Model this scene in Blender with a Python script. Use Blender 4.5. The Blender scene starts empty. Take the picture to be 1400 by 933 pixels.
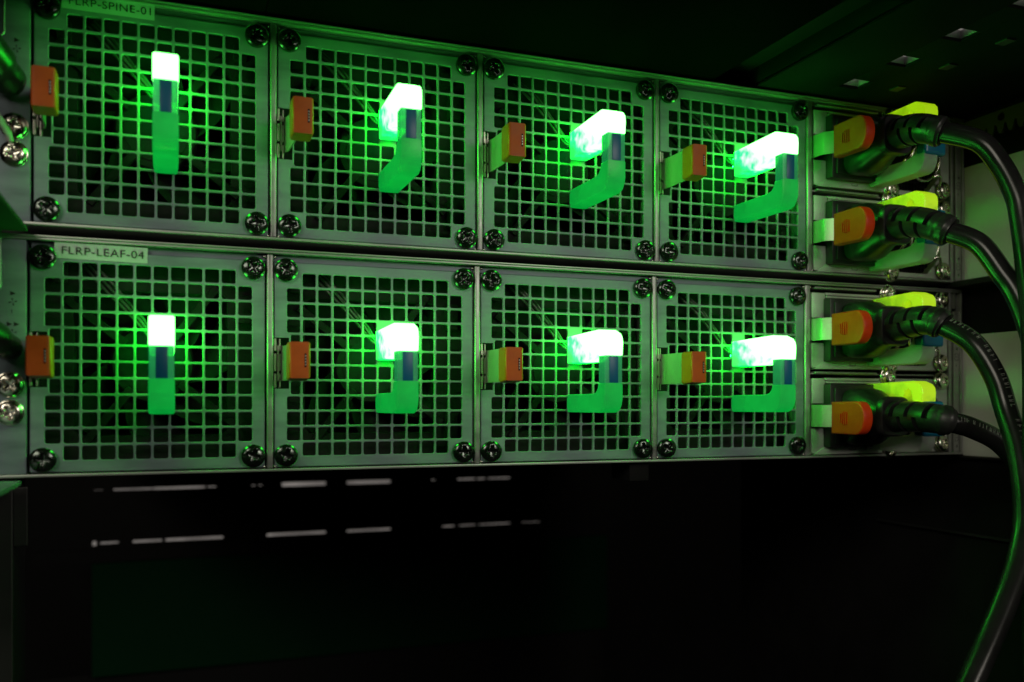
import bpy, bmesh, math, random
from mathutils import Vector, Matrix

random.seed(4)
S = 0.001                      # everything below is written in millimetres
scn = bpy.context.scene
COL = scn.collection

# ------------------------------------------------------------------ camera, world, light, exposure
cam_d = bpy.data.cameras.new('camera')
cam = bpy.data.objects.new('camera', cam_d)
COL.objects.link(cam)
cam.location = (5.8333 * S, -359.5637 * S, -15.8872 * S)
cam.rotation_euler = (math.radians(90), 0, -0.3617)
cam_d.sensor_width = 36.0
cam_d.lens = 1238.81 / 1400 * 36.0
cam_d.shift_y = 88.13 / 1400
cam_d.clip_start = 0.005
cam_d.clip_end = 20
cam_d.dof.use_dof = True
cam_d.dof.focus_distance = 0.385
cam_d.dof.aperture_fstop = 8.5
scn.camera = cam

world = bpy.data.worlds.new('World')
scn.world = world
world.use_nodes = True
world.node_tree.nodes['Background'].inputs[0].default_value = (0.55, 0.7, 0.6, 1)
world.node_tree.nodes['Background'].inputs[1].default_value = 0.0015


def area_light(name, loc, target, size, power, color):
    d = bpy.data.lights.new(name, 'AREA')
    d.shape = 'RECTANGLE'
    d.size, d.size_y = size[0] * S, size[1] * S
    d.energy = power
    d.color = color
    o = bpy.data.objects.new(name, d)
    COL.objects.link(o)
    o.location = Vector(loc) * S
    o.rotation_euler = (Vector(target) - Vector(loc)).to_track_quat('-Z', 'Y').to_euler()
    return o


# the dim ceiling lamp of the room: above and behind the photographer
area_light('room_lamp', (-420, -680, 350), (160, 0, 0), (380, 260), 2.0, (1.0, 0.93, 0.76))
# a second lamp further along the same ceiling, to the right
area_light('room_lamp', (470, -900, 250), (330, -30, 20), (300, 160), 1.35, (1.0, 0.93, 0.80))

scn.view_settings.view_transform = 'Standard'
scn.view_settings.look = 'None'
scn.view_settings.exposure = 0.0
scn.view_settings.gamma = 1.0
scn.view_settings.use_curve_mapping = False
scn.render.engine = 'CYCLES'
scn.cycles.use_denoising = True
scn.cycles.max_bounces = 8
scn.cycles.sample_clamp_indirect = 4.0
scn.cycles.caustics_reflective = False
scn.cycles.caustics_refractive = False


# ------------------------------------------------------------------ materials
def new_mat(name):
    m = bpy.data.materials.new(name)
    m.use_nodes = True
    nt = m.node_tree
    return m, nt, nt.nodes['Principled BSDF']


def noise_ramp(nt, scale, stretch, c0, c1, p0=0.35, p1=0.65, detail=4):
    tc = nt.nodes.new('ShaderNodeTexCoord')
    mp = nt.nodes.new('ShaderNodeMapping')
    mp.inputs['Scale'].default_value = stretch
    nz = nt.nodes.new('ShaderNodeTexNoise')
    nz.inputs['Scale'].default_value = scale
    nz.inputs['Detail'].default_value = detail
    rp = nt.nodes.new('ShaderNodeValToRGB')
    rp.color_ramp.elements[0].position = p0
    rp.color_ramp.elements[1].position = p1
    rp.color_ramp.elements[0].color = (*c0, 1)
    rp.color_ramp.elements[1].color = (*c1, 1)
    nt.links.new(tc.outputs['Object'], mp.inputs['Vector'])
    nt.links.new(mp.outputs['Vector'], nz.inputs['Vector'])
    nt.links.new(nz.outputs['Fac'], rp.inputs['Fac'])
    return nz, rp


def surface(name, c0, c1, rough=(0.4, 0.5), metal=0.0, scale=60, stretch=(1, 1, 1), bump=0.0, spec=0.5, coat=0.0):
    m, nt, b = new_mat(name)
    nz, rp = noise_ramp(nt, scale, stretch, c0, c1)
    nt.links.new(rp.outputs['Color'], b.inputs['Base Color'])
    mr = nt.nodes.new('ShaderNodeMapRange')
    mr.inputs['From Min'].default_value = 0.3
    mr.inputs['From Max'].default_value = 0.7
    mr.inputs['To Min'].default_value = rough[0]
    mr.inputs['To Max'].default_value = rough[1]
    nt.links.new(nz.outputs['Fac'], mr.inputs['Value'])
    nt.links.new(mr.outputs['Result'], b.inputs['Roughness'])
    b.inputs['Metallic'].default_value = metal
    b.inputs['Specular IOR Level'].default_value = spec
    b.inputs['Coat Weight'].default_value = coat
    if bump:
        bp = nt.nodes.new('ShaderNodeBump')
        bp.inputs['Strength'].default_value = bump
        bp.inputs['Distance'].default_value = 0.0002
        n2 = nt.nodes.new('ShaderNodeTexNoise')
        n2.inputs['Scale'].default_value = scale * 14
        n2.inputs['Detail'].default_value = 3
        tc = nt.nodes.new('ShaderNodeTexCoord')
        nt.links.new(tc.outputs['Object'], n2.inputs['Vector'])
        nt.links.new(n2.outputs['Fac'], bp.inputs['Height'])
        nt.links.new(bp.outputs['Normal'], b.inputs['Normal'])
    return m


STEEL = surface('zinc_plated_steel', (0.155, 0.198, 0.225), (0.225, 0.28, 0.315), (0.40, 0.58), 0.3, 40, (1, 1, 5), 0.10)
BAY_STEEL = surface('power_supply_steel', (0.50, 0.52, 0.50), (0.60, 0.62, 0.59), (0.42, 0.56), 0.35, 40, (1, 1, 5), 0.10)
CHASSIS = surface('chassis_steel', (0.32, 0.33, 0.32), (0.42, 0.43, 0.415), (0.32, 0.48), 0.6, 30, (1, 6, 6), 0.08)
DARK_STEEL = surface('black_painted_steel', (0.012, 0.013, 0.012), (0.020, 0.021, 0.020), (0.36, 0.5), 0.0, 25, (1, 1, 1), 0.12)
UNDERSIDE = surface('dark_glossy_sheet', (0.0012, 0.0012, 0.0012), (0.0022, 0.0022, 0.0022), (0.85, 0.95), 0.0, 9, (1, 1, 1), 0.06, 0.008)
VOID = surface('matte_black', (0.004, 0.004, 0.004), (0.007, 0.007, 0.007), (0.7, 0.85), 0.0, 30, (1, 1, 1), 0.0, 0.2)
SCREW_DARK = surface('black_zinc_screw', (0.05, 0.06, 0.055), (0.10, 0.115, 0.105), (0.10, 0.22), 0.9, 260, (1, 1, 1), 0.12)
SCREW_BRIGHT = surface('nickel_screw', (0.62, 0.58, 0.50), (0.80, 0.76, 0.68), (0.14, 0.26), 1.0, 260, (1, 1, 1), 0.1)
ORANGE = surface('orange_plastic', (0.62, 0.044, 0.004), (0.72, 0.056, 0.005), (0.38, 0.5), 0.0, 150, (1, 1, 1), 0.2, 0.25)
FAN_ORANGE = surface('orange_tab_plastic', (0.56, 0.105, 0.008), (0.66, 0.125, 0.010), (0.38, 0.5), 0.0, 150, (1, 1, 1), 0.25, 0.25)
RAIL = surface('black_rail_paint', (0.006, 0.0062, 0.0062), (0.010, 0.0104, 0.0104), (0.7, 0.85), 0.0, 30, (1, 1, 1), 0.1, 0.06)
LATCH = surface('spring_steel', (0.46, 0.44, 0.39), (0.52, 0.50, 0.44), (0.30, 0.36), 0.6, 40, (1, 1, 2), 0.0)
RUBBER = surface('black_moulded_rubber', (0.012, 0.012, 0.012), (0.022, 0.022, 0.022), (0.30, 0.42), 0.0, 90, (1, 1, 1), 0.25)
CABLE = surface('black_cable_sheath', (0.010, 0.010, 0.010), (0.018, 0.018, 0.018), (0.20, 0.27), 0.0, 60, (1, 1, 1), 0.05, 0.36)
INLET = surface('black_inlet_plastic', (0.008, 0.008, 0.008), (0.014, 0.014, 0.014), (0.3, 0.4), 0.0, 90, (1, 1, 1), 0.15)
FAN_PLASTIC = surface('black_fan_plastic', (0.015, 0.016, 0.016), (0.022, 0.023, 0.022), (0.55, 0.65), 0.0, 60, (1, 1, 1), 0.1, 0.06)
WIRE = surface('black_wire_sheath', (0.06, 0.066, 0.06), (0.10, 0.105, 0.10), (0.2, 0.28), 0.0, 60)
WHITE_WIRE = surface('white_wire_sheath', (0.55, 0.55, 0.52), (0.65, 0.65, 0.6), (0.35, 0.45), 0.0, 60)
PAPER = surface('label_tape', (0.46, 0.50, 0.50), (0.52, 0.56, 0.56), (0.28, 0.40), 0.0, 50, (1, 1, 1), 0.06)
INK = surface('black_ink', (0.012, 0.012, 0.012), (0.02, 0.02, 0.02), (0.45, 0.5), 0.0, 60)
GREY_INK = surface('grey_print', (0.12, 0.12, 0.115), (0.30, 0.30, 0.28), (0.4, 0.5), 0.0, 900)
BLUE = surface('blue_insert', (0.0005, 0.15, 0.27), (0.001, 0.18, 0.31), (0.3, 0.4), 0.0, 60)
PANEL_GREY = surface('grey_painted_side_panel', (0.62, 0.62, 0.60), (0.72, 0.72, 0.69), (0.5, 0.62), 0.0, 14, (1, 1, 1), 0.15)


def light_plastic(name, hot, mid, cool, lo, hi, base=(0.7, 0.8, 0.72)):
    """frosted plastic of a light guide: it glows, hottest at the bend and weaker towards its root"""
    m, nt, b = new_mat(name)
    b.inputs['Base Color'].default_value = (*base, 1)
    b.inputs['Roughness'].default_value = 0.35
    tc = nt.nodes.new('ShaderNodeTexCoord')
    sep = nt.nodes.new('ShaderNodeSeparateXYZ')
    nt.links.new(tc.outputs['Object'], sep.inputs['Vector'])
    nz = nt.nodes.new('ShaderNodeTexNoise')
    nz.inputs['Scale'].default_value = 190
    nz.inputs['Detail'].default_value = 2
    nt.links.new(tc.outputs['Object'], nz.inputs['Vector'])
    # heat = z*0.9 - y*0.55 (mm) + noise
    a = nt.nodes.new('ShaderNodeMath'); a.operation = 'MULTIPLY'; a.inputs[1].default_value = 900.0
    nt.links.new(sep.outputs['Z'], a.inputs[0])
    c = nt.nodes.new('ShaderNodeMath'); c.operation = 'MULTIPLY_ADD'; c.inputs[1].default_value = -620.0
    nt.links.new(sep.outputs['Y'], c.inputs[0]); nt.links.new(a.outputs[0], c.inputs[2])
    d = nt.nodes.new('ShaderNodeMath'); d.operation = 'MULTIPLY_ADD'; d.inputs[1].default_value = 26.0
    nt.links.new(nz.outputs['Fac'], d.inputs[0]); nt.links.new(c.outputs[0], d.inputs[2])
    mr = nt.nodes.new('ShaderNodeMapRange'); mr.interpolation_type = 'SMOOTHSTEP'
    mr.inputs['From Min'].default_value = lo; mr.inputs['From Max'].default_value = hi
    nt.links.new(d.outputs[0], mr.inputs['Value'])
    rp = nt.nodes.new('ShaderNodeValToRGB')
    el = rp.color_ramp.elements
    el[0].color = (*cool, 1)
    el[1].color = (*hot, 1)
    el[1].position = 0.70
    q = el.new(0.34)
    q.color = (*mid, 1)
    nt.links.new(mr.outputs['Result'], rp.inputs['Fac'])
    nt.links.new(rp.outputs['Color'], b.inputs['Emission Color'])
    b.inputs['Emission Strength'].default_value = 1.0
    return m


GUIDE_GREEN = light_plastic('lit_light_guide', (1.02, 8.5, 1.06), (0.01, 40.0, 0.40), (0.003, 1.3, 0.10), 17.0, 40.0)
GUIDE_YELLOW = light_plastic('yellow_lit_light_guide', (0.31, 0.54, 0.003), (0.15, 0.29, 0.002), (0.07, 0.14, 0.002), 26.0, 50.0, (0.45, 0.58, 0.06))

LED_GREEN, _nt, _b = new_mat('green_led')
_b.inputs['Emission Color'].default_value = (0.01, 1.0, 0.12, 1)
_b.inputs['Emission Strength'].default_value = 34.0


def frosted(name, col, glow=None, strength=0.0, rough=0.3):
    m, nt, b = new_mat(name)
    nz, rp = noise_ramp(nt, 45, (1, 1, 1), tuple(x * 0.85 for x in col), col)
    nt.links.new(rp.outputs['Color'], b.inputs['Base Color'])
    b.inputs['Roughness'].default_value = rough
    tr = nt.nodes.new('ShaderNodeBsdfTranslucent')
    nt.links.new(rp.outputs['Color'], tr.inputs['Color'])
    tp = nt.nodes.new('ShaderNodeBsdfTransparent')
    tp.inputs['Color'].default_value = (*[min(1, x * 1.3) for x in col], 1)
    m1 = nt.nodes.new('ShaderNodeMixShader'); m1.inputs[0].default_value = 0.45
    m2 = nt.nodes.new('ShaderNodeMixShader'); m2.inputs[0].default_value = 0.28
    nt.links.new(b.outputs[0], m1.inputs[1]); nt.links.new(tr.outputs[0], m1.inputs[2])
    nt.links.new(m1.outputs[0], m2.inputs[1]); nt.links.new(tp.outputs[0], m2.inputs[2])
    nt.links.new(m2.outputs[0], nt.nodes['Material Output'].inputs['Surface'])
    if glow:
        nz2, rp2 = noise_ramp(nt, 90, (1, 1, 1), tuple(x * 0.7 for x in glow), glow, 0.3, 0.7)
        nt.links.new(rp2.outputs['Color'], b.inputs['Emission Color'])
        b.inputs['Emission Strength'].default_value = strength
    return m


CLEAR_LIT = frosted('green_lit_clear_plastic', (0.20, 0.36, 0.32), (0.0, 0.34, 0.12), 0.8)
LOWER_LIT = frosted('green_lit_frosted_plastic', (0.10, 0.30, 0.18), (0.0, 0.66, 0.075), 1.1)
CLEAR = frosted('clear_frosted_plastic', (0.78, 0.80, 0.79))

FAR_SHEET = surface('green_spill_sheet', (0.002, 0.022, 0.008), (0.003, 0.028, 0.010), (0.7, 0.8), 0.0, 8, (1, 1, 1), 0.0, 0.05)  # black panel; the dim green LED spill on it is put into the colour
LEDGE_SHADED = surface('shaded_ledge_steel', (0.030, 0.033, 0.032), (0.04, 0.043, 0.042), (0.8, 0.9), 0.0, 30, (1, 1, 1), 0.0, 0.1)  # darker copy of the ledge steel, shade of the underside painted in
LEDGE = surface('ledge_steel', (0.12, 0.125, 0.12), (0.16, 0.165, 0.16), (0.5, 0.6), 0.2, 30)
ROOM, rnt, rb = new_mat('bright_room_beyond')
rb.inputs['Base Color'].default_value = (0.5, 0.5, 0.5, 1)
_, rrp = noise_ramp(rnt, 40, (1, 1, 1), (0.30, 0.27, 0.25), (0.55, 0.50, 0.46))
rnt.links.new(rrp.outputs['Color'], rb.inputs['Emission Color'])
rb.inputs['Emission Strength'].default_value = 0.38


# ------------------------------------------------------------------ mesh helpers (mm in, metres out)
class MB:
    def __init__(self):
        self.bm = bmesh.new()

    def merge(self, tmp, mat=None):
        if mat is not None:
            bmesh.ops.transform(tmp, matrix=mat, verts=tmp.verts)
        me = bpy.data.meshes.new('tmp')
        tmp.to_mesh(me)
        tmp.free()
        self.bm.from_mesh(me)
        bpy.data.meshes.remove(me)
        return self

    def box(self, x0, x1, y0, y1, z0, z1, bev=0.0, seg=2, mat=None):
        t = bmesh.new()
        bmesh.ops.create_cube(t, size=1.0)
        bmesh.ops.scale(t, vec=(abs(x1 - x0), abs(y1 - y0), abs(z1 - z0)), verts=t.verts)
        bmesh.ops.translate(t, vec=((x0 + x1) / 2, (y0 + y1) / 2, (z0 + z1) / 2), verts=t.verts)
        if bev:
            bmesh.ops.bevel(t, geom=t.edges[:], offset=bev, segments=seg, profile=0.6, affect='EDGES')
        return self.merge(t, mat)

    def prism(self, poly, axis, a, b, bev=0.0, seg=2, mat=None):
        """poly: 2-D outline in the two other axes (x: y,z / y: x,z / z: x,y), extruded from a to b"""
        t = bmesh.new()

        def pt(u, v, w):
            return {'x': (w, u, v), 'y': (u, w, v), 'z': (u, v, w)}[axis]
        va = [t.verts.new(pt(u, v, a)) for u, v in poly]
        vb = [t.verts.new(pt(u, v, b)) for u, v in poly]
        n = len(poly)
        caps = [t.faces.new(va), t.faces.new(vb[::-1])]
        for i in range(n):
            t.faces.new((va[i], vb[i], vb[(i + 1) % n], va[(i + 1) % n]))
        bmesh.ops.recalc_face_normals(t, faces=t.faces)
        if bev:
            es = list({e for f in caps for e in f.edges})
            bmesh.ops.bevel(t, geom=es, offset=bev, segments=seg, profile=0.6, affect='EDGES')
        bmesh.ops.triangulate(t, faces=[f for f in t.faces if len(f.verts) > 4])
        return self.merge(t, mat)

    def lathe(self, prof, n=24, mat=None, cap=True):
        """prof: (radius, height) pairs; axis points along -y (towards the viewer)"""
        t = bmesh.new()
        rings = []
        for r, h in prof:
            rings.append([t.verts.new((r * math.cos(2 * math.pi * i / n), -h, r * math.sin(2 * math.pi * i / n))) for i in range(n)])
        for k in range(len(rings) - 1):
            for i in range(n):
                j = (i + 1) % n
                t.faces.new((rings[k][i], rings[k][j], rings[k + 1][j], rings[k + 1][i]))
        if cap:
            t.faces.new(rings[0][::-1])
            t.faces.new(rings[-1])
        bmesh.ops.recalc_face_normals(t, faces=t.faces)
        return self.merge(t, mat)

    def tube(self, pts, radii, n=14, sx=1.0, closed=False):
        t = bmesh.new()
        P = [Vector(p) for p in pts]
        if not hasattr(radii, '__len__'):
            radii = [radii] * len(P)
        rings = []
        up = Vector((0.13, 0.21, 1)).normalized()
        prev = None
        for i, p in enumerate(P):
            if closed:
                d = P[(i + 1) % len(P)] - P[i - 1]
            else:
                d = P[min(i + 1, len(P) - 1)] - P[max(i - 1, 0)]
            d.normalize()
            if prev is None:
                a = d.cross(up)
                if a.length < 0.1:
                    a = d.cross(Vector((1, 0, 0)))
            else:
                a = prev - d * prev.dot(d)
            a.normalize()
            prev = a
            b = d.cross(a)
            rings.append([t.verts.new(p + (a * math.cos(2 * math.pi * k / n) * sx + b * math.sin(2 * math.pi * k / n)) * radii[i]) for k in range(n)])
        m = len(rings)
        for i in range(m if closed else m - 1):
            r0, r1 = rings[i], rings[(i + 1) % m]
            for k in range(n):
                j = (k + 1) % n
                t.faces.new((r0[k], r0[j], r1[j], r1[k]))
        if not closed:
            t.faces.new(rings[0][::-1])
            t.faces.new(rings[-1])
        bmesh.ops.recalc_face_normals(t, faces=t.faces)
        return self.merge(t)

    def loft(self, sections):
        """sections: list of point loops of the same length"""
        t = bmesh.new()
        rings = [[t.verts.new(p) for p in s] for s in sections]
        n = len(rings[0])
        for k in range(len(rings) - 1):
            for i in range(n):
                j = (i + 1) % n
                t.faces.new((rings[k][i], rings[k][j], rings[k + 1][j], rings[k + 1][i]))
        t.faces.new(rings[0][::-1])
        t.faces.new(rings[-1])
        bmesh.ops.recalc_face_normals(t, faces=t.faces)
        return self.merge(t)

    def mesh(self, name, mat, smooth=None):
        bmesh.ops.scale(self.bm, vec=(S, S, S), verts=self.bm.verts)
        if smooth is not None:
            for f in self.bm.faces:
                f.smooth = True
            for e in self.bm.edges:
                if len(e.link_faces) == 2 and e.calc_face_angle(0) > math.radians(smooth):
                    e.smooth = False
        me = bpy.data.meshes.new(name)
        self.bm.to_mesh(me)
        self.bm.free()
        me.materials.append(mat)
        return me


def obj(name, data, parent=None, loc=(0, 0, 0), rot=(0, 0, 0)):
    o = bpy.data.objects.new(name, data)
    COL.objects.link(o)
    o.location = Vector(loc) * S
    o.rotation_euler = rot
    o.parent = parent
    return o


def build(name, mb, mat, parent=None, smooth=None, loc=(0, 0, 0)):
    return obj(name, mb.mesh(name, mat, smooth), parent, loc)


def thing(name, label, cat, loc=(0, 0, 0), group=None):
    o = obj(name, None, None, loc)
    o.empty_display_size = 0.01
    o['label'] = label
    o['category'] = cat
    if group:
        o['group'] = group
    return o


def copy_tree(o, parent=None):
    c = o.copy()
    COL.objects.link(c)
    c.parent = parent
    for ch in list(o.children):
        copy_tree(ch, c)
    return c


def arc(cx, cy, r, a0, a1, n):
    return [(cx + r * math.cos(math.radians(a0 + (a1 - a0) * i / n)), cy + r * math.sin(math.radians(a0 + (a1 - a0) * i / n))) for i in range(n + 1)]


def rrect(x0, x1, z0, z1, r, n=4):
    return (arc(x1 - r, z1 - r, r, 0, 90, n) + arc(x0 + r, z1 - r, r, 90, 180, n) + arc(x0 + r, z0 + r, r, 180, 270, n) + arc(x1 - r, z0 + r, r, 270, 360, n))


def spline(pts, sub=8):
    P = [Vector(p) for p in pts]
    out = []
    for i in range(len(P) - 1):
        p0, p1, p2, p3 = P[max(i - 1, 0)], P[i], P[i + 1], P[min(i + 2, len(P) - 1)]
        for k in range(sub):
            t = k / sub
            out.append(0.5 * ((2 * p1) + (p2 - p0) * t + (2 * p0 - 5 * p1 + 4 * p2 - p3) * t * t + (3 * p1 - p0 - 3 * p2 + p3) * t ** 3))
    out.append(P[-1])
    return out


def text_mesh(s, size, width, mat, extrude=0.02):
    """lettering as a flat mesh in the x-z plane facing -y, baseline at the origin, stretched to the width"""
    cu = bpy.data.curves.new('lettering', 'FONT')
    cu.body = s
    cu.size = size
    cu.extrude = extrude
    cu.space_character = 1.08
    o = bpy.data.objects.new('lettering', cu)
    COL.objects.link(o)
    dg = bpy.context.evaluated_depsgraph_get()
    me = bpy.data.meshes.new_from_object(o.evaluated_get(dg))
    bpy.data.objects.remove(o)
    bpy.data.curves.remove(cu)
    xs = [v.co.x for v in me.vertices]
    k = width / (max(xs) - min(xs)) if width else 1.0
    x0 = min(xs)
    for v in me.vertices:
        x, y, z = v.co
        v.co = ((x - x0) * k * S, -z * S, y * S)
    me.materials.clear()
    me.materials.append(mat)
    return me


PI = math.pi
UNIT = [(0.0, 0.0), (1.25, 88.9)]            # the two switches: x and z of their origins
PITCH = 84.12                                # fan module pitch
HP = 6.0                                     # grille hole pitch


# ------------------------------------------------------------------ large structure: rack round the switches
def structure(name, mb, mat, smooth=None):
    o = build(name, mb, mat, None, smooth)
    o['kind'] = 'structure'
    return o


mb = MB(); mb.box(-260, 800, 640, 650, -700, 500)
structure('back_wall', mb, VOID)
mb = MB(); mb.box(-260, 800, -1500, 640, -710, -700)
structure('floor', mb, VOID)
mb = MB(); mb.box(-60, 360, 476, 478, -140, -80)
structure('bright_aisle', mb, ROOM)

# device mounted above: a dark underside that juts out over the switches
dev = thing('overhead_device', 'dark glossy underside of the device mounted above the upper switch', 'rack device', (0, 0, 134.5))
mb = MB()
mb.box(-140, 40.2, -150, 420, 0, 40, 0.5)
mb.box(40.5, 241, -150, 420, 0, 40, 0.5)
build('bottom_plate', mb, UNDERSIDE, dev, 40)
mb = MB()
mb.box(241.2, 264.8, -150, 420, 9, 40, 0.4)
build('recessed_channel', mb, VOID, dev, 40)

rail = thing('slotted_rack_rail', 'black rack rail with a row of bright square holes above the power cords', 'rack rail', (0, 0, 134.5))
mb = MB()
holes = [-111.5, -79.8, -49.6, -19.8, 10.2]
mb.box(265, 301.2, -150, 420, 0, 1.2, 0.2)
mb.box(312.2, 420, -150, 420, 0, 1.2, 0.2)
ys = [-150]
for h in holes:
    ys += [h - 5.2, h + 5.2]
ys.append(420)
for a, b in zip(ys[0::2], ys[1::2]):
    mb.box(301.2, 312.2, a, b, 0, 1.2)
mb.box(265, 267, -150, 420, 2, 30)
build('rail_plate', mb, RAIL, rail, 40)
for h in holes:
    mb = MB()
    mb.box(312.4, 313.2, h - 6, h + 6, 1.4, 5.0, 0.2)
    mb.box(300.2, 312.2, h + 5.4, h + 6.2, 1.4, 5.0, 0.2)
    mb.box(300.2, 312.2, h - 6.2, h - 5.4, 1.4, 5.0, 0.2)
    build('hole_rim', mb, CHASSIS, rail, 40)
for h in (-82.0, -52.6, -22.8):
    mb = MB(); mb.box(326, 331, h - 3, h + 3, -0.7, 0.3, 0.2)
    build('pressed_tab', mb, DARK_STEEL, rail)
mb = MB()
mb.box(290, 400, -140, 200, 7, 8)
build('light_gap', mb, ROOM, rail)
mb = MB(); mb.box(265, 420, -150, 420, 31, 40)
build('rail_cover', mb, VOID, rail)

# grey side panel at the right: two plates running towards the viewer
side = thing('rack_side_panel', 'grey side panel of the rack behind the hanging power cords', 'side panel', (393.5, 0, 0))
mb = MB()
mb.box(0, 2.5, -220, 3, 48.6, 108, 0.4)
mb.box(0, 2.5, -220, 3, -42, 20.6, 0.4)
build('panel_plate', mb, PANEL_GREY, side)
mb = MB(); mb.box(2.6, 5, -220, 200, -300, 150)
build('panel_backing', mb, VOID, side)
mb = MB()
mb.box(-9, 2.4, -220, 3, 45.2, 48.2, 0.3)
mb.box(-1.5, 2.4, -220, 3, -43.2, -42.1, 0.2)
build('panel_flange', mb, DARK_STEEL, side)

comb = thing('cable_comb', 'dark toothed cable comb above the topmost power cord', 'cable comb', (392, 0, 126))
prof = [(3, 5), (-220, 5)]
y = -220
while y < 0:
    prof += [(y, -4.5), (y + 0.9, -6.5), (y + 2.6, -6.5), (y + 3.6, -4.5), (y + 4.1, -1.8), (y + 5.2, -1.8)]
    y += 5.7
prof.append((3, -5))
mb = MB(); mb.prism(prof, 'x', 0, 1.3)
build('comb_plate', mb, LEDGE, comb)
for yy in (-25, -47):
    mb = MB(); mb.lathe([(1.8, 0), (1.8, 0.5), (1.2, 0.8)], 14, Matrix.Translation((-0.02, yy, 1.2)) @ Matrix.Rotation(-PI / 2, 4, 'Z'))
    build('rivet', mb, VOID, comb)

# lower right edge of the rack frame
sr = thing('lower_side_rail', 'thin black frame edge running forward below the grey side panel', 'rack rail', (392, 0, -82))
mb = MB(); mb.box(0, 1.4, -220, 60, -1.2, 0, 0.3)
build('frame_edge', mb, DARK_STEEL, sr)

# ledges at the left, one under each switch
lg = thing('support_ledge', 'pale steel ledge in the bottom left corner under the lower switch', 'ledge', (-42.5, 0, -42.2), 'steel ledges left of the switches')
mb = MB()
mb.box(-60, 0, -190, -2.6, -1.6, 0, 0.3)
lm = mb.mesh('ledge_plate', STEEL)
obj('ledge_plate', lm, lg)
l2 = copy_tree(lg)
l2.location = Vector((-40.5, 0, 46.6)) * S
dark = lm.copy(); dark.materials[0] = LEDGE_SHADED  # upper ledge is seen from below, its shade is in this colour
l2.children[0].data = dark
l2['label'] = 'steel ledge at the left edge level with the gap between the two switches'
post = thing('rack_post', 'dark rack post below the left end of the lower switch', 'rack post', (-46, 4, -44))
mb = MB(); mb.box(-10, 0, 0, 30, -300, 0, 0.6); mb.box(0, 4.6, 0, 1.2, -22, -1, 0.3)
build('post_profile', mb, DARK_STEEL, post)

# blanking panels far behind, light of the aisle through their slots
SEG1 = [(-53, -46, .5), (-38, -8, 2), (-7, 35, 2.4), (37, 44, 1.6), (74, 77, 1.2), (80, 83, 1.2), (100, 139, 4.4), (158, 199, 3.6), (238, 242, 1.0), (264, 282, 1.8), (284, 292, 1.6), (295, 318, 1.6)]
SEG2 = [(-54, -51, 5), (-48, -34, 2.0), (-23, 0, 2.6), (3, 50, 2.8), (87, 139, 3.0), (158, 199, 2.6), (249, 261, 1.6), (266, 282, 1.4), (286, 318, 1.6), (330, 350, .8)]


def slot_row(mb, segs, z, h, deep=2.0):
    """a strip of sheet round a row of slots: bars between the slots, fillers above and below each"""
    x = -100
    for a, b, t in segs:
        t *= 0.78
        mb.box(x, a, 470, 470 + deep, z - h, z + h)
        mb.box(a, b, 470, 470 + deep, z + t / 2, z + h)
        mb.box(a, b, 470, 470 + deep, z - h, z - t / 2)
        x = b
    mb.box(x, 420, 470, 470 + deep, z - h, z + h)


bp = thing('blanking_panel', 'black blanking panel far behind with the upper row of bright slots', 'blanking panel', (0, 0, 0), 'blanking panels behind the switches')
mb = MB(); mb.box(-100, 420, 470, 472, -82, -48, 0); slot_row(mb, SEG1, -86.6, 4.6)
build('slotted_sheet', mb, VOID, bp)
mb = MB()
for k in range(9):
    mb.lathe([(1.55, 0), (1.55, 0.5)], 10, Matrix.Translation((161 + k * 4.4, 469.4, -86.6)))
build('bead', mb, ROOM, bp)
bp = thing('blanking_panel', 'black blanking panel far behind with the lower row of bright slots', 'blanking panel', (0, 0, 0), 'blanking panels behind the switches')
mb = MB(); mb.box(-100, 420, 470.2, 472, -126.4, -91.2, 0); slot_row(mb, SEG2, -131, 4.6)
build('slotted_sheet', mb, VOID, bp)
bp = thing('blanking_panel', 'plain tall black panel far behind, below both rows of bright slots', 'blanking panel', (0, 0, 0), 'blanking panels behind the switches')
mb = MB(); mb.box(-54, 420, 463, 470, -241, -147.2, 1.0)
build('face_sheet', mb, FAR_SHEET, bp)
mb = MB(); mb.box(-100, 420, 471, 472, -147, -135.7); mb.box(-100, 420, 471, 472, -600, -241)
build('rear_sheet', mb, VOID, bp)


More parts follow.
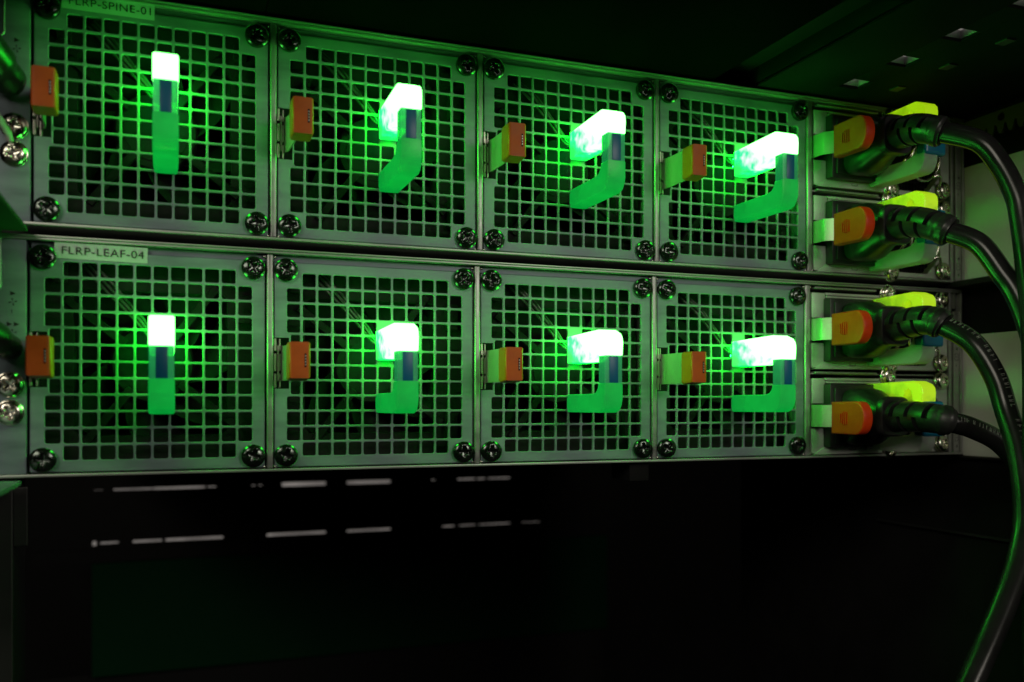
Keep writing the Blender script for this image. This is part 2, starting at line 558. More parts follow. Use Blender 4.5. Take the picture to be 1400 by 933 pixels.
# ------------------------------------------------------------------ fan module (built once, then copied)
def grille_mesh():
    bm = bmesh.new()
    T = 1.0
    hw = 2.52
    rad = 0.62

    def hole_loop(x0, x1, z0, z1, r):
        pts = []
        for cx, cz, a0 in ((x1 - r, z1 - r, 0), (x0 + r, z1 - r, 90), (x0 + r, z0 + r, 180), (x1 - r, z0 + r, 270)):
            for k in range(3):
                a = math.radians(a0 + 45 * k)
                pts.append((cx + r * math.cos(a), cz + r * math.sin(a)))
        return pts

    def outer_loop(X0, X1, Z0, Z1, x0, x1, z0, z1, r):
        return [(X1, z1 - r), (X1, Z1), (x1 - r, Z1), (x0 + r, Z1), (X0, Z1), (X0, z1 - r),
                (X0, z0 + r), (X0, Z0), (x0 + r, Z0), (x1 - r, Z0), (X1, Z0), (X1, z0 + r)]

    def cell(X0, X1, Z0, Z1, x0, x1, z0, z1):
        o = outer_loop(X0, X1, Z0, Z1, x0, x1, z0, z1, rad)
        e = 0.26
        h0 = hole_loop(x0 - e, x1 + e, z0 - e, z1 + e, rad + e)
        h1 = hole_loop(x0 - e * .3, x1 + e * .3, z0 - e * .3, z1 + e * .3, rad + e * .3)
        h = hole_loop(x0, x1, z0, z1, rad)
        L = [[bm.verts.new((x, yy, z)) for x, z in q] for q, yy in ((o, 0.0), (h0, 0.0), (h1, 0.07), (h, 0.28), (h, T))]
        for a, b in zip(L, L[1:]):
            for i in range(12):
                j = (i + 1) % 12
                bm.faces.new((a[i], a[j], b[j], b[i]))

    def quad(x0, x1, z0, z1):
        bm.faces.new([bm.verts.new(p) for p in ((x0, 0, z0), (x1, 0, z0), (x1, 0, z1), (x0, 0, z1))])

    for r in range(12):
        for c in range(12):
            cx, cz = (c - 5.5) * HP, (5.5 - r) * HP
            X0, X1, Z0, Z1 = cx - 3, cx + 3, cz - 3, cz + 3
            if (r in (0, 11)) and (c in (0, 11)):
                quad(X0, X1, Z0, Z1)
            elif c == 6 and r in (3, 4, 5, 8):
                quad(X0, X1, Z0, Z1)
            elif c == 0 and r in (4, 5, 6, 7):
                cell(-34.7, X1, Z0, Z1, -34.1, cx + hw, cz - hw, cz + hw)
            else:
                cell(X0, X1, Z0, Z1, cx - hw, cx + hw, cz - hw, cz + hw)
    W, H = 39.8, 39.3
    quad(-36, 36, 36, H)
    quad(-36, 36, -H, -36)
    quad(36, W, -H, H)
    zc0, zc1 = -9.4, 10.4
    quad(-W, -36, zc1, H)
    quad(-W, -36, -H, zc0)
    # strips between the cut-out and the narrow cells
    quad(-36, -34.7, zc1, 12)
    quad(-36, -34.7, -12, zc0)
    # cut-out walls and outer returns of the folded sheet
    def wall(p, q, y0=0.0, y1=1.0):
        bm.faces.new([bm.verts.new(v) for v in ((p[0], y0, p[1]), (q[0], y0, q[1]), (q[0], y1, q[1]), (p[0], y1, p[1]))])
    wall((-34.7, zc0), (-34.7, zc1)); wall((-W, zc1), (-34.7, zc1)); wall((-34.7, zc0), (-W, zc0))
    bmesh.ops.remove_doubles(bm, verts=bm.verts, dist=0.0005)
    # rounded outer fold
    R = 0.5
    def fold(p, q, nx, nz):
        prev = None
        for k in range(5):
            a = k / 4 * PI / 2
            off, yy = R * math.sin(a), R * (1 - math.cos(a))
            cur = [(p[0] + nx * off, yy, p[1] + nz * off), (q[0] + nx * off, yy, q[1] + nz * off)]
            if prev:
                bm.faces.new([bm.verts.new(v) for v in (prev[0], prev[1], cur[1], cur[0])])
            prev = cur
        end = [(p[0] + nx * R, 9, p[1] + nz * R), (q[0] + nx * R, 9, q[1] + nz * R)]
        bm.faces.new([bm.verts.new(v) for v in (prev[0], prev[1], end[1], end[0])])
    fold((-W, H), (W, H), 0, 1); fold((W, H), (W, -H), 1, 0); fold((W, -H), (-W, -H), 0, -1)
    fold((-W, -H), (-W, zc0), -1, 0); fold((-W, zc1), (-W, H), -1, 0)
    bmesh.ops.recalc_face_normals(bm, faces=bm.faces)
    for f in bm.faces:
        f.normal_update()
    m = MB(); m.bm.free(); m.bm = bm
    return m.mesh('grille_plate', STEEL)


def screw_mesh(name, r, h, mat, recess=0.34, washer=0.0):
    """pan-head screw with a cross recess cut as real geometry"""
    mb = MB()
    t = bmesh.new()
    bmesh.ops.create_grid(t, x_segments=26, y_segments=26, size=1.0)
    arm, wid = 0.60, 0.17
    for v in t.verts:
        x, y_ = v.co.x, v.co.y
        # square to disc
        d = max(abs(x), abs(y_))
        l = math.hypot(x, y_)
        if l > 1e-6:
            x, y_ = x * d / l, y_ * d / l
        rr = math.hypot(x, y_)
        hh = h * (0.45 + 0.55 * math.sqrt(max(0, 1 - (rr * 0.97) ** 2.2)))
        s = max(abs(x), abs(y_)); m_ = min(abs(x), abs(y_))
        w = wid * (1.0 + 0.25 * max(0, 0.3 - s))
        def sm(e0, e1, q):
            q = min(1, max(0, (q - e0) / (e1 - e0)))
            return q * q * (3 - 2 * q)
        cut = (1 - sm(w * 0.75, w * 1.25, m_)) * (1 - sm(arm * 0.85, arm * 1.05, s))
        hh -= cut * h * (recess + 0.35 * (1 - rr))
        v.co = (x * r, -hh, y_ * r)
    bmesh.ops.recalc_face_normals(t, faces=t.faces)
    mb.merge(t)
    mb.lathe([(r * 0.97, -1.0), (r * 1.0, h * 0.1), (r * 1.0, h * 0.36), (r * 0.985, h * 0.52)], 32, None, False)
    if washer:
        mb.lathe([(r + washer, -0.5), (r + washer, 0.5), (r + washer - 0.2, 0.7), (r * 0.9, 0.7)], 32, None, False)
    bmesh.ops.remove_doubles(mb.bm, verts=mb.bm.verts, dist=0.0005)
    return mb.mesh(name, mat, 50)


SCREW = screw_mesh('screw', 4.4, 2.9, SCREW_DARK)
NUT_SCREW = screw_mesh('screw', 4.1, 2.9, SCREW_BRIGHT, 0.3, 0.5)


def handle_parts():
    """C-shaped handle in its own y-z plane, x from 0 to 8.3, centre of the two arms at z = 0"""
    up = [(0.3, 15.9), (-29.5, 16.7)] + [(-30.6, 16.6), (-34.6, 15.0), (-36.0, 13.4), (-36.4, 11.0), (-36.0, 6.0), (-30.0, 6.0)]
    up += [(-29.5, 9.5), (-28.6, 12.0), (-27.4, 12.9), (-26.0, 12.2), (-24.2, 9.0), (-22.0, 5.0), (-20.6, 4.1), (0.3, 4.1)]
    mb = MB(); mb.prism(up, 'x', 0, 8.3, 0.9, 3)
    guide = mb.mesh('light_guide', GUIDE_GREEN, 35)
    mb = MB(); mb.prism([(-30.3, 5.98), (-35.7, 5.98), (-35.7, -5.0), (-30.3, -5.0)], 'x', 0.15, 8.15, 0.6, 2)
    grip = mb.mesh('handle', CLEAR_LIT, 35)
    mb = MB(); mb.box(2.3, 6.1, -35.95, -34.6, -4.9, 5.7, 0.12)
    strip = mb.mesh('blue_strip', BLUE, 35)
    lo = [(-30.0, -5.02), (-36.0, -5.02), (-36.0, -11.5), (-35.2, -14.0), (-33.6, -16.0), (-31.0, -16.9), (0.3, -16.9), (0.3, -9.2), (-24.5, -9.2), (-27.6, -8.6), (-29.4, -7.0)]
    mb = MB(); mb.prism(lo, 'x', 0, 8.3, 0.9, 3)
    mb.box(-0.18, 8.48, -9.5, 0.2, -15.4, -10.7, 0.5)
    low = mb.mesh('lower_arm', LOWER_LIT, 35)
    return guide, grip, strip, low


GUIDE, GRIP, STRIP, LOWARM = handle_parts()

fan = thing('fan_module', '', 'fan module', (0, 0, 0), 'fan modules of the two switches')
obj('grille_plate', grille_mesh(), fan)
for i, (x, z) in enumerate(((-36, 36.6), (35.9, 36.6), (-36, -35.2), (35.9, -35.2))):
    obj('screw', SCREW, fan, (x, -0.1, z), (0, 0.35 + 0.9 * i, 0))
hd = obj('handle', GRIP, fan, (-0.7, 0, -1.9))
obj('light_guide', GUIDE, hd)
obj('blue_strip', STRIP, hd)
obj('lower_arm', LOWARM, hd)
# release latch: bent spring strip and orange tab
mb = MB()
mb.prism([(-39.6, 7), (-38.9, 7.2), (-36.2, 0.2), (-35.95, -1.0), (-35.3, -18), (-35.9, -18), (-36.5, -1.0), (-36.8, 0)], 'z', -6.3, 7.3, 0.1, 1)
mb.prism([(9.0, -8.8), (9.0, 9.9), (0.6, 7.3), (0.6, -6.3)], 'x', -39.2, -38.7)
lt = build('latch', mb, LATCH, fan, 40)
tab = [(-25.0, -6.0), (-25.0, 7.2), (-17.6, 7.4), (-16.2, 6.6), (-16.2, -6.0), (-17.4, -6.8)]
mb = MB(); mb.prism(tab, 'x', -38.1, -30.4, 1.2, 4)
tb = build('release_tab', mb, FAN_ORANGE, lt, 40)
mb = MB()
mb.box(-32.6, -31.9, -25.12, -24.6, -2.0, 3.0, 0.1)
sl = build('tab_slot', mb, VOID, lt)
mb = MB()
for k in range(4):
    mb.box(-32.45, -32.0, -25.25, -24.9, -1.4 + k * 1.05, -0.75 + k * 1.05, 0.08)
build('slot_teeth', mb, LATCH, lt)
# catch visible at the left of the cut-out
mb = MB()
for z0, z1 in ((5.2, 10.0), (-2.6, 4.2), (-9.0, -3.6)):
    mb.box(-40.4, -39.6, -0.3, 5, z0, z1, 0.12)
    mb.box(-38.4, -37.9, 1.0, 5, z0, z1, 0.1)
build('catch', mb, LATCH, fan)
# fan inside
mb = MB()
t = []
outer = rrect(-39, 39, -39, 39, 3, 8)
inner = [(37 * math.cos(math.atan2(z, x)), 37 * math.sin(math.atan2(z, x))) for x, z in outer]
tb_ = bmesh.new()
loops = [[tb_.verts.new((x, yy, z)) for x, z in q] for q, yy in ((outer, 34), (outer, 11), (inner, 11), (inner, 34))]
for a, b in zip(loops, loops[1:]):
    for i in range(len(outer)):
        j = (i + 1) % len(outer)
        tb_.faces.new((a[i], a[j], b[j], b[i]))
bmesh.ops.recalc_face_normals(tb_, faces=tb_.faces)
mb.merge(tb_)
for k in range(4):
    mb.box(12, 38, 9.5, 12, -1.6, 1.6, 0.3, 1, Matrix.Rotation(math.radians(38 + 90 * k), 4, 'Y'))
mb.box(28, 33, 8, 11, 30, 36, 0.5); mb.box(-34, -29, 8, 11, 29, 36, 0.5); mb.box(31, 36, 7, 11, -30, -18, 0.4); mb.box(31, 36, 7, 11, 16, 27, 0.4)
build('fan_frame', mb, FAN_PLASTIC, fan, 40)
mb = MB(); mb.lathe([(15, -33), (15.2, -14.2), (14.2, -12.8), (12.4, -12.6)], 36)
mb.lathe([(11.6, -12.7), (11.6, -12.3), (8.0, -12.2)], 36)
rot_o = build('rotor', mb, FAN_PLASTIC, fan, 40)
mb = MB()
secs = []
for q in range(6):
    f = q / 5
    rad = 13.5 + f * 21.5
    ang = math.radians(34 * f)
    tilt = math.radians(52 - 22 * f)
    ch = 9.5 + 3 * f
    c = Vector((rad * math.cos(ang), 21, rad * math.sin(ang)))
    tang = Vector((-math.sin(ang), 0, math.cos(ang)))
    dv = tang * math.cos(tilt) + Vector((0, 1, 0)) * math.sin(tilt)
    nv = tang * -math.sin(tilt) + Vector((0, 1, 0)) * math.cos(tilt)
    secs.append([c - dv * ch, c + nv * 1.6 - dv * ch * .3, c + nv * 1.2 + dv * ch * .5, c + dv * ch, c + nv * .4 + dv * ch * .5, c + nv * .8 - dv * ch * .3])
mb.loft(secs)
BL = mb.mesh('fan_blade', FAN_PLASTIC, 40)
for k in range(7):
    obj('fan_blade', BL, rot_o, (0, 0, 0), (0, 2 * PI * k / 7 + 0.3, 0))
LED = MB(); LED.box(0.6, 4.6, 1.4, 3.2, 6.5, 11.5, 0.4)
build('led', LED, LED_GREEN, fan)
mb = MB(); mb.box(-39, 39, 36, 37, -39, 39)
build('fan_back', mb, VOID, fan)
for k, (dx, dz, dy) in enumerate(((0, 0, 0), (1.6, 0.5, 1.0), (-1.4, -0.8, 0.6), (0.4, 1.9, 1.8))):
    mb = MB()
    mb.tube(spline([(-22 + dx, 9 + dy, 36 + dz), (-16 + dx * 1.2, 4.6 + dy, 29 + dz), (-9.5 + dx * .9, 4.0 + dy, 21.5 + dz * .8), (-4.5 + dx * .8, 4.2 + dy, 16 + dz * .9), (-1 + dx * .5, 3.6 + dy * .6, 11 + dz * .8), (1.8 + dx * .3, 2.0, 8.6 + dz * .5)], 6), 0.62, 10)
    build('led_wire', mb, WIRE, fan, 40)

places = ['with the FLRP-LEAF-04 sticker', 'right of the one with the FLRP-LEAF-04 sticker',
          'third along from its FLRP-LEAF-04 sticker', 'beside its two power supplies']
FANS = []
for u, (ux, uz) in enumerate(UNIT):
    for k in range(4):
        f = fan if (u, k) == (0, 0) else copy_tree(fan)
        f.location = Vector((ux + PITCH * k, 0, uz)) * S
        p = places[k].replace('LEAF-04', 'SPINE-01') if u else places[k]
        f['label'] = ('upper' if u else 'lower') + ' switch\'s glowing fan module ' + p
        FANS.append(f)
        for c in f.children:
            if c.name.startswith('rotor'):
                c.rotation_euler.y = random.uniform(0, 2 * PI)
            elif c.name.startswith('latch'):
                c.location.x += random.uniform(-.25, .25) * S
                c.rotation_euler.z = random.uniform(-.012, .012)
        scr = [c for c in f.children if c.name.startswith('screw')]
        for s_ in scr:
            s_.rotation_euler = (random.uniform(-.05, .05), random.uniform(0, PI), random.uniform(-.05, .05))

# stickers with their print
for fm, txt, cx, cz, tilt in ((FANS[0], 'FLRP-LEAF-04', -17.0, 39.35, 0.012), (FANS[4], 'FLRP-SPINE-01', -15.9, 40.0, 0.0)):
    mb = MB()
    t = bmesh.new()
    bmesh.ops.create_grid(t, x_segments=24, y_segments=8, size=1.0)
    for v in t.verts:
        x, z = v.co.x, v.co.y
        bulge = 0.28 * math.exp(-((x - .25) / .45) ** 2 - ((z - .9) / .5) ** 2) + 0.05 * math.sin(x * 5)
        v.co = (x * 15.4, -0.35 - bulge, z * 2.85)
    bmesh.ops.recalc_face_normals(t, faces=t.faces)
    mb.merge(t)
    st = build('sticker', mb, PAPER, fm, 60, (cx, 0, cz))
    st['label'] = 'pale label tape printed ' + txt
    st.rotation_euler = (0, tilt, 0)
    obj('lettering', text_mesh(txt, 3.9, 27.2, INK), st, (-13.0, -0.72, -1.25))


# ------------------------------------------------------------------ chassis of the two switches
def fan_symbol(n):
    mb = MB()
    for k in range(4):
        a = k * PI / 2 + 0.3
        mb.prism([(0.15 * math.cos(a), 0.15 * math.sin(a)), (1.25 * math.cos(a - .35), 1.25 * math.sin(a - .35)), (1.3 * math.cos(a + .1), 1.3 * math.sin(a + .1))], 'y', -0.03, 0)
    for k in range(n):
        x = (k - (n - 1) / 2) * 2.2
        mb.prism([(x - 0.8, 2.2), (x + 1.0, 3.0), (x - 0.8, 3.8)], 'y', -0.03, 0)
    return mb


mb = MB(); mb.lathe([(0.55, 0), (0.5, 0.4), (0.25, 0.6)], 10)
RIVET = mb.mesh('rivet', SCREW_BRIGHT, 50)


def chassis(u):
    ux, uz = UNIT[u]
    sw = thing('network_switch', ('upper' if u else 'lower') + ' grey metal switch chassis with four glowing fan modules, ' + ('under the dark device' if u else 'above the dark empty space'), 'network switch', (ux, 0, uz), 'rack switches stacked together')
    mb = MB()
    mb.box(-53, 391.7, -2.2, 400, 43.55, 44.2, 0.15)
    mb.box(-53, 391.5, -1.6, 400, 42.6, 43.45, 0.2)
    build('top_plate', mb, CHASSIS, sw, 40)
    mb = MB(); mb.box(-53, 391.7, -2.2, 400, -41.2, -40.2, 0.25)
    build('bottom_plate', mb, CHASSIS, sw, 40)
    for k in range(4):
        mb = MB()
        x = 42.2 + PITCH * k
        w = 1.25 if k < 3 else 1.6
        mb.box(x - w, x + w, -0.6, 30, -40.15, 42.5, 0.7, 3)
        build('divider', mb, CHASSIS, sw, 40)
    # ledge of the inner lip just below the top plate, and the tiny rivets at the corners
    mb = MB(); mb.box(-40, 293, 2, 6, 39.9, 42.5, 0.2)
    build('inner_lip', mb, STEEL, sw)
    for k in range(4):
        for sx in (-2.0, 2.0):
            for z in (-39.4, 41.4):
                obj('rivet', RIVET, sw, (42.2 + PITCH * k + sx, 0.6, z))
    # left end plate with ground lug screws and printed symbols
    mb = MB(); mb.box(-53, -41.2, -0.8, 30, -40.1, 42.5, 0.35)
    ep = build('end_plate', mb, STEEL, sw, 40)
    for z in ((-8.6, -18.4) if u == 0 else (-7.0, -16.6)):
        obj('screw', NUT_SCREW, ep, (-46.2, -0.9, z), (0.1, random.uniform(0, 3), 0.05))
    s1 = fan_symbol(1); build('printed_symbol', s1, INK, ep, None, (-45.4, -0.83, 20.4))
    s2 = fan_symbol(2); build('printed_symbol', s2, INK, ep, None, (-45.4, -0.83, 9.6))
    obj('printed_symbol', text_mesh('1', 2.0, None, INK), ep, (-45.8, -0.83, 16.4))
    mb = MB()
    mb.tube([(x, -0.6, z) for x, z in rrect(-54, -49.4, 24.5, 50, 1.7, 5)], 0.55, 8, 1.0, True)
    build('port_bezel', mb, CHASSIS, ep, 50)
    # right end: post, marked strip, side wall
    mb = MB()
    mb.box(383.6, 385.4, -0.7, 30, -40.1, 42.5, 0.3)
    mb.box(386.6, 390.4, -0.9, 30, -40.1, 33.0, 0.25)
    mb.box(386.4, 388.2, -0.7, 30, 34.2, 42.5, 0.25)
    mb.box(390.7, 391.7, -1.6, 400, -40.1, 42.5, 0.3)
    build('end_strip', mb, CHASSIS, sw, 40)
    mb = MB()
    for z in (12.6, -29.4):
        mb.prism([(389.2, z), (387.9, z + 0.9), (389.2, z + 1.8)], 'y', -0.97, -0.92)
        for a, b, c, d in ((387.3, 389.7, -1.7, -1.5), (387.3, 389.7, -5.0, -4.8), (387.3, 387.5, -5.0, -1.5), (389.5, 389.7, -5.0, -1.5), (388.3, 388.7, -3.4, -2.9)):
            mb.box(a, b, -0.97, -0.92, z + c, z + d)
        mb.box(388.2, 388.5, -0.97, -0.92, z - 8.4, z - 6.9)
        if z < 0:
            mb.box(388.8, 389.1, -0.97, -0.92, z - 8.4, z - 6.9)
    build('printed_mark', mb, INK, sw)
    # dark inside
    mb = MB(); mb.box(-40, 391, 60, 61, -40, 42.5)
    build('inner_wall', mb, VOID, sw)
    mb = MB(); mb.box(297, 383, 24, 25, -40, 42.5)
    build('bay_backing', mb, VOID, sw)
    # thin separator between the two power supply bays
    mb = MB()
    mb.box(296.4, 383.4, 0.5, 40, -0.75, -0.05, 0.2)
    mb.box(298.6, 336.5, -0.9, 8, -0.5, 0.6, 0.4, 3)
    mb.box(299, 336.5, -0.6, 8, 40.9, 41.9, 0.4, 3)
    build('bay_separator', mb, CHASSIS, sw, 40)
    if u == 0:
        mb = MB(); mb.box(199, 209, 2, 20, -50, -41.3, 0.8)
        build('foot', mb, VOID, sw, 40)
    return sw


for u in (0, 1):
    chassis(u)


# ------------------------------------------------------------------ power supply (origin at the left edge of its bay, middle height)
def hexa(x0, x1, z0, z1, c):
    return [(x0, z0 + c * .55), (x0 + c * .5, z0), (x1 - c, z0), (x1, z0 + c), (x1, z1 - c), (x1 - c, z1), (x0 + c * .5, z1), (x0, z1 - c * .55)]


psu = thing('power_supply', '', 'power supply', (0, 0, 0), 'power supplies of the two switches')
# vent frame: plate with a cut-corner opening
mb = MB()
out = [(42, -16.5), (42.5, -18.8), (83 - 1, -18.8), (86.4, -17), (86.4, 17), (82, 18.6), (42.5, 18.6), (42, 16.5)]
inn = [(47.5, -11), (50, -16.6), (72, -16.6), (81, -7), (81, 7), (72, 16.6), (50, 16.6), (47.5, 11)]
t = bmesh.new()
loops = [[t.verts.new((x, yy, z)) for x, z in q] for q, yy in ((out, 6), (out, 0.3), ([(x * .998 + .1, z * .985) for x, z in out], 0.0), (inn, 0.0), ([(x + (64 - x) * .012, z * .985) for x, z in inn], 0.25), ([(x + (64 - x) * .012, z * .985) for x, z in inn], 5))]
for a, b in zip(loops, loops[1:]):
    for i in range(8):
        j = (i + 1) % 8
        t.faces.new((a[i], a[j], b[j], b[i]))
bmesh.ops.recalc_face_normals(t, faces=t.faces)
mb.merge(t)
build('vent_frame', mb, BAY_STEEL, psu)
# dark mesh inside the opening
mb = MB()
for k in range(18):
    mb.box(46 + k * 2.1, 46.6 + k * 2.1, 4.2, 4.8, -17.5, 17.5)
for k in range(17):
    mb.box(46, 83, 4.3, 4.7, -17 + k * 2.1, -16.4 + k * 2.1)
build('vent_mesh', mb, VOID, psu)
# face at the left: side plate, sloped lips
mb = MB()
mb.box(0.4, 8.2, -0.5, 6, 6.0, 18.2, 0.3)
mb.box(0.4, 8.2, -0.5, 6, -18.2, -6.2, 0.3)
mb.box(0.4, 2.0, 1.6, 6, -6.2, 6.0)
build('face_plate', mb, BAY_STEEL, psu, 40)
mb = MB()
mb.prism([(7.6, -15.0), (41.5, -15.0), (43.5, -18.6), (1.6, -18.9)], 'y', -0.9, 4, 0.35, 2)
build('lower_lip', mb, BAY_STEEL, psu, 40)
mb = MB()
mb.box(8.8, 42.0, -0.6, 5, 15.9, 16.8, 0.25)
mb.box(8.8, 42.0, -0.2, 5, 17.2, 18.5, 0.3)
build('upper_lip', mb, BAY_STEEL, psu, 40)
mb = MB()
mb.prism([(22.6, -16.2), (22.9, -17.2), (26.2, -17.2), (26.5, -16.2), (26.2, -16.2), (26.0, -16.9), (23.1, -16.9), (22.9, -16.2)], 'y', -0.97, -0.9)
build('printed_mark', mb, INK, psu)
mb = MB()
mb.box(7.4, 36, -5.2, 10, -15.2, 15.4, 0.5)
mb.box(9.5, 34, -6.2, -5, -13.5, 13.5, 0.5)
build('power_inlet', mb, INLET, psu, 40)
for i, (x, z) in enumerate(((47.4, -17.2), (46.4, 19.6), (81.4, 17.6), (81.4, -14.6))):
    obj('screw', NUT_SCREW, psu, (x, -0.6, z), (0.12, 0.4 + i * 1.1, 0.1))
GUIDE_Y = GUIDE.copy(); GUIDE_Y.materials[0] = GUIDE_YELLOW
GRIP_C = GRIP.copy(); GRIP_C.materials[0] = CLEAR
LOW_C = LOWARM.copy(); LOW_C.materials[0] = CLEAR
hd = obj('handle', GRIP_C, psu, (33.7, 0, -0.2))
obj('light_guide', GUIDE_Y, hd)
mb = MB(); mb.box(-0.1, 12.6, -36.9, -30.6, -9.2, 7.2, 1.6, 3)
obj('blue_strip', mb.mesh('blue_strip', BLUE, 40), hd)
obj('lower_arm', LOW_C, hd)
# release latch with rounded orange tab
mb = MB()
mb.prism([(1.2, 4), (0.6, 3.6), (0.1, -0.5), (0.3, -6.6), (0.9, -7.6), (6.3, -12.6), (6.6, -12.2), (1.7, -7.2), (0.95, -6.4), (0.8, -0.5)], 'z', -5.3, 5.3, 0.08, 1)
lt = build('latch', mb, LATCH, psu, 40)
D = [(-13.0, -8.3), (-13.0, 6.7)] + [(-29 + 5.9 * math.cos(math.radians(a)), -0.8 + 7.7 * math.sin(math.radians(a))) for a in range(90, 271, 12)]
mb = MB(); mb.prism(D, 'x', 1.2, 6.6, 1.0, 3)
build('release_tab', mb, ORANGE, lt, 40)
RB = MB()
for k, h in enumerate((2.3, 2.9, 3.1, 2.9)):
    RB.box(0.6, 1.5, -19.9 - 1.35 * k, -19.3 - 1.35 * k, -0.9 - h, -0.9 + h, 0.2)
rib = build('tab_ribs', RB, ORANGE, lt)
# wire bail of the cord retainer
mb = MB()
ring = [(66 + 9.2 * math.cos(a), -4.5 - 1.5 * math.sin(a), -1.5 + 9.8 * math.sin(a)) for a in [2 * PI * i / 36 for i in range(36)]]
mb.tube(ring, 0.85, 8, 1.0, True)
mb.tube(spline([(71.5, -4.2, -9.2), (74.5, -5.2, -8.5), (76.6, -4.0, -10.5), (77.8, -2.2, -13.0), (79.5, -1.0, -14.2)], 5), 0.8, 8)
mb.tube(spline([(57.5, -4.0, 2), (52, -6, -2.5), (49.5, -3, -9), (48.5, -1, -15)], 5), 0.8, 8)
build('wire_bail', mb, SCREW_BRIGHT, psu, 50)

PSUS = []
PLAB = {(1, 1): 'upper of the two supplies in the upper switch, under the black rack rail',
        (1, 0): 'lower of the two supplies in the upper switch',
        (0, 1): 'upper of the two supplies in the lower switch',
        (0, 0): 'lowest power supply, in the bottom right corner of the lower switch'}
for u, (ux, uz) in enumerate(UNIT):
    for k, dz in enumerate((-20.9, 20.7)):
        p = psu if (u, k) == (0, 0) else copy_tree(psu)
        p.location = Vector((ux * 1.0 + 296.6, 0, uz + dz)) * S
        p['label'] = PLAB[(u, k)]
        PSUS.append(p)


# ------------------------------------------------------------------ power cords
def ell(cx, y, cz, w, h, n=28, e=3.2):
    out = []
    for i in range(n):
        a = 2 * PI * i / n
        c, s = math.cos(a), math.sin(a)
        out.append((cx + w / 2 * math.copysign(abs(c) ** (2 / e), c), y, cz + h / 2 * math.copysign(abs(s) ** (2 / e), s)))
    return out


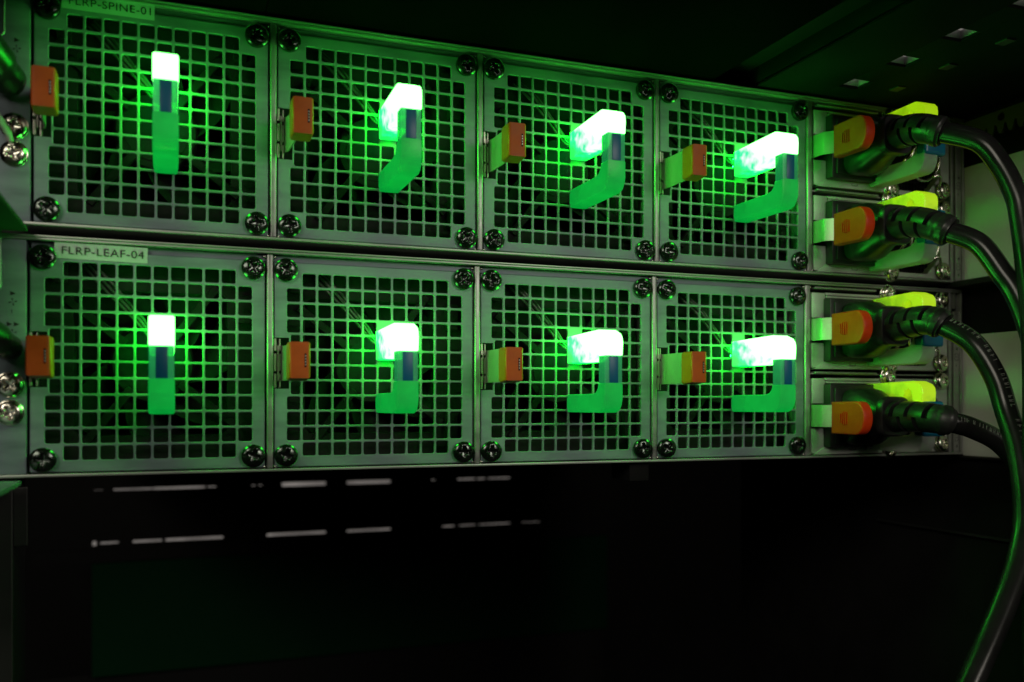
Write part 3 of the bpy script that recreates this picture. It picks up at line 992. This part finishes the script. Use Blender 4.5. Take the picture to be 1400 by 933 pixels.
def cord(x, z, tip, path, label, printed):
    t = thing('power_cable', label, 'power cord', (x, 0, z), 'power cords plugged into the supplies')
    # plug body: lofted from the socket face to the waist
    mb = MB()
    st = [(-5.5, 18, 25, 5), (-8, 19.5, 27, 4.4), (-13, 20, 27.2, 4), (-17, 19.5, 26, 3.4), (-21, 18, 22.5, 2.8), (-24.5, 16.4, 19, 2.5), (-28, 15.6, 17, 2.5)]
    mb.loft([ell(0, y, -0.4, w, h, 32, e) for y, w, h, e in st])
    mb.tube([(-10.2, -9, 3.5), (-10.0, -15, 3.0), (-8.6, -22, 2.0)], [0.8, 1.3, 0.5], 8)
    build('plug_body', mb, RUBBER, t, 40)
    T = Vector(tip)
    b0 = Vector((0, -31.5, 0))
    # collar
    mb = MB()
    ax = (T - b0).normalized()
    mb.loft([ell(0, -27.6, 0, 15.5, 16.5, 32, 4), ell(0, -28.2, 0, 17.5, 18.4, 32, 4), ell(0, -31.0, -0.1, 17.5, 18.4, 32, 4), ell(0, -31.8, -0.1, 16.4, 17.2, 32, 4)])
    build('plug_collar', mb, RUBBER, t, 40)
    # strain relief: core with separate curved ribs, slots left open between them
    P0, P1, P2, P3 = b0, b0 + Vector((0, -11, 0)), T - (Vector(path[1]) - Vector(path[0])).normalized() * 9, T

    def bz(f):
        g = 1 - f
        return P0 * g ** 3 + P1 * 3 * g * g * f + P2 * 3 * g * f * f + P3 * f ** 3
    core = [bz(i / 20) for i in range(21)]
    mb = MB(); mb.tube(core, [5.4 - 0.7 * i / 20 for i in range(21)], 18)
    build('boot_core', mb, VOID, t, 40)

    def frame(f):
        d = (bz(min(1, f + .02)) - bz(max(0, f - .02))).normalized()
        a = Vector((-1, 0, 0)); a = (a - d * a.dot(d)).normalized()
        return bz(f), d, a, d.cross(a)
    mb = MB()
    # solid sleeve with slot gaps: angular windows are left out, alternating up and down
    NA, NL = 40, 44
    tq = bmesh.new()
    grid = []
    for i in range(NL + 1):
        f = i / NL
        c, d, a, b = frame(f)
        r = 7.3 - 1.25 * f + (0.5 if f > 0.86 else 0)
        if f > 0.97: r -= 0.7
        row = []
        for k in range(NA):
            th = 2 * PI * k / NA
            row.append(c + (a * math.cos(th) * (1.02 if f < .8 else 1) + b * math.sin(th)) * r)
        grid.append(row)

    def is_slot(i, k):
        f = (i + .5) / NL
        th = math.degrees(2 * PI * (k + .5) / NA)
        th = (th + 180) % 360 - 180
        for j, f0 in enumerate((0.16, 0.30, 0.44, 0.58, 0.72)):
            if f0 - 0.038 < f < f0 + 0.038:
                if j % 2 == 0:
                    return -135 < th < -4 or 45 < th < 160 and False
                return 4 < th < 100
        return False
    vo = [[tq.verts.new(p) for p in row] for row in grid]
    for i in range(NL):
        for k in range(NA):
            if not is_slot(i, k):
                j = (k + 1) % NA
                tq.faces.new((vo[i][k], vo[i][j], vo[i + 1][j], vo[i + 1][k]))
    tq.faces.new([tq.verts.new(p) for p in grid[-1]])
    bmesh.ops.recalc_face_normals(tq, faces=tq.faces)
    ed = [e for e in tq.edges if len(e.link_faces) == 1]
    ret = bmesh.ops.extrude_edge_only(tq, edges=ed)
    cen = [bz(i / 40) for i in range(41)]
    for v in [g for g in ret['geom'] if isinstance(g, bmesh.types.BMVert)]:
        cl = min(cen, key=lambda q: (q - v.co).length)
        v.co = v.co + (cl - v.co).normalized() * 1.6
    bmesh.ops.recalc_face_normals(tq, faces=tq.faces)
    mb.merge(tq)
    build('strain_relief', mb, RUBBER, t, 40)
    mb = MB()
    pts = spline([tuple(bz(0.8)), tuple(T)] + [tuple(p) for p in path[1:]], 14)
    mb.tube(pts, 4.5, 28)
    cb = build('cable', mb, CABLE, t, 60)
    if printed:
        rnd = random.Random(printed)
        mb = MB()
        # raised, worn print along the side turned to the lamp
        s0, s1 = (12, 96) if printed == 3 else (12, 48)
        n = 46 if printed == 3 else 22
        for q in range(n):
            if rnd.random() < .18:
                continue
            fi = s0 + (s1 - s0) * q / n
            i = int(fi)
            if i + 1 >= len(pts): break
            p = pts[i].lerp(pts[i + 1], fi - i)
            d = (pts[i + 1] - pts[i]).normalized()
            nrm = Vector((-0.2, -0.9, 0.4)); nrm = (nrm - d * nrm.dot(d)).normalized()
            w = d.cross(nrm)
            M = Matrix(((d.x, w.x, nrm.x, 0), (d.y, w.y, nrm.y, 0), (d.z, w.z, nrm.z, 0), (0, 0, 0, 1)))
            M.translation = p + nrm * 4.5
            M = M @ Matrix.Diagonal((1.2, 1.25, 1.0, 1.0))
            mb.box(-.35, -.13, -.75, .75, -.06, .07, 0, 1, M)
            if rnd.random() < .7:
                mb.box(-.1, .4, .5 if rnd.random() < .5 else -.12, .75 if rnd.random() < .5 else .12, -.06, .07, 0, 1, M)
            if rnd.random() < .5:
                mb.box(.25, .42, -.7, .7, -.06, .07, 0, 1, M)
        build('worn_print', mb, GREY_INK, cb)
    return t


X0 = 319.2
C1 = [(321.2, -62.0, 100.5), (327.0, -70.5, 95.9), (331.7, -76.6, 85.2), (334.3, -81.8, 72.0), (334.7, -84.1, 61.9), (333.4, -87.9, 42.5), (332.1, -91.7, 15.0), (327.6, -96.4, -17.4), (325, -98, -70), (326, -98, -200)]
C2 = [(320.2, -63.7, 58.2), (325.3, -72.0, 52.1), (329.9, -79.1, 39.1), (332.4, -83.3, 30.8), (333.7, -88.0, 18.3), (334.3, -92.5, 0.3), (335, -96.3, -29.1), (338, -97, -90), (340, -97, -200)]
C3 = [(318.0, -62.8, 17.5), (322.7, -71.0, 10.5), (326.2, -78.8, -3.6), (327.1, -83.4, -17.5), (325.1, -91.2, -35.1), (318.7, -99.5, -57.4), (309.8, -104.6, -73.2), (295.2, -109.8, -90.0), (272.0, -116.0, -114.2), (240, -122, -150), (220, -126, -190)]
C4 = [(318.9, -63.2, -22.9), (328.5, -65.7, -25.7), (340.8, -69.3, -32.4), (349.5, -73.7, -45.8), (352.0, -79.5, -66.9), (352, -86.4, -100), (352, -90, -200)]
for (x, z, tip, path, lab, pr) in (
        (X0 + 1.2, 109.4, (320.2, -58.0, 102.6), C1, 'topmost power cord, curving away right below the black rack rail', 0),
        (X0 + 1.2, 67.9, (320.2, -62.0, 58.6), C2, 'second power cord from the top, in the lower supply of the upper switch', 0),
        (X0, 20.9, (319.5, -59.0, 18.6), C3, 'thick power cord with worn print hanging down to the bottom edge', 3),
        (X0, -20.9, (319.0, -62.6, -22.9), C4, 'lowest power cord, passing behind the hanging printed cord', 4)):
    o = Vector((x, 0, z))
    cord(x, z, Vector(tip) - o, [Vector(p) - o for p in path], lab, pr)


# ------------------------------------------------------------------ plugs at the far left
def left_plug(z, label, big):
    t = thing('network_plug', label, 'cable plug', (-53, -2, z), 'dark plugs at the left edge')
    k = 1.25 if big else 1.0
    mb = MB()
    mb.tube(spline([(7.0, 1.0, -1.5), (6.6, -3, -1.2), (4, -10, 1.0), (0, -19, 4.0 * k), (-6, -30, 7 * k), (-16, -44, 10 * k)], 5), [3.6 * k] * 4 + [4.6 * k] * 6 + [5.6 * k] * 16, 20)
    build('plug_boot', mb, RUBBER, t, 50)
    mb = MB(); mb.box(5.6, 9.6, -2.6, 0.8, -4.2, 0.4, 0.4)
    build('plug_nose', mb, SCREW_BRIGHT if big else RUBBER, t)
    return t


left_plug(5.6, 'dark green-lit plug at the left edge of the lower switch', False)
lp = left_plug(98.5, 'larger dark green-lit plug at the left edge of the upper switch', True)
w = thing('white_cable', 'pale thin cable looping under the larger plug at the left edge', 'cable', (-53, -2, 92))
mb = MB(); mb.tube(spline([(-8, -16, 6), (-1, -11, -2), (4, -5, -9), (6.4, -1, -13), (6.6, 0.8, -15)], 6), 1.3, 12)
build('cable_sheath', mb, WHITE_WIRE, w, 60)
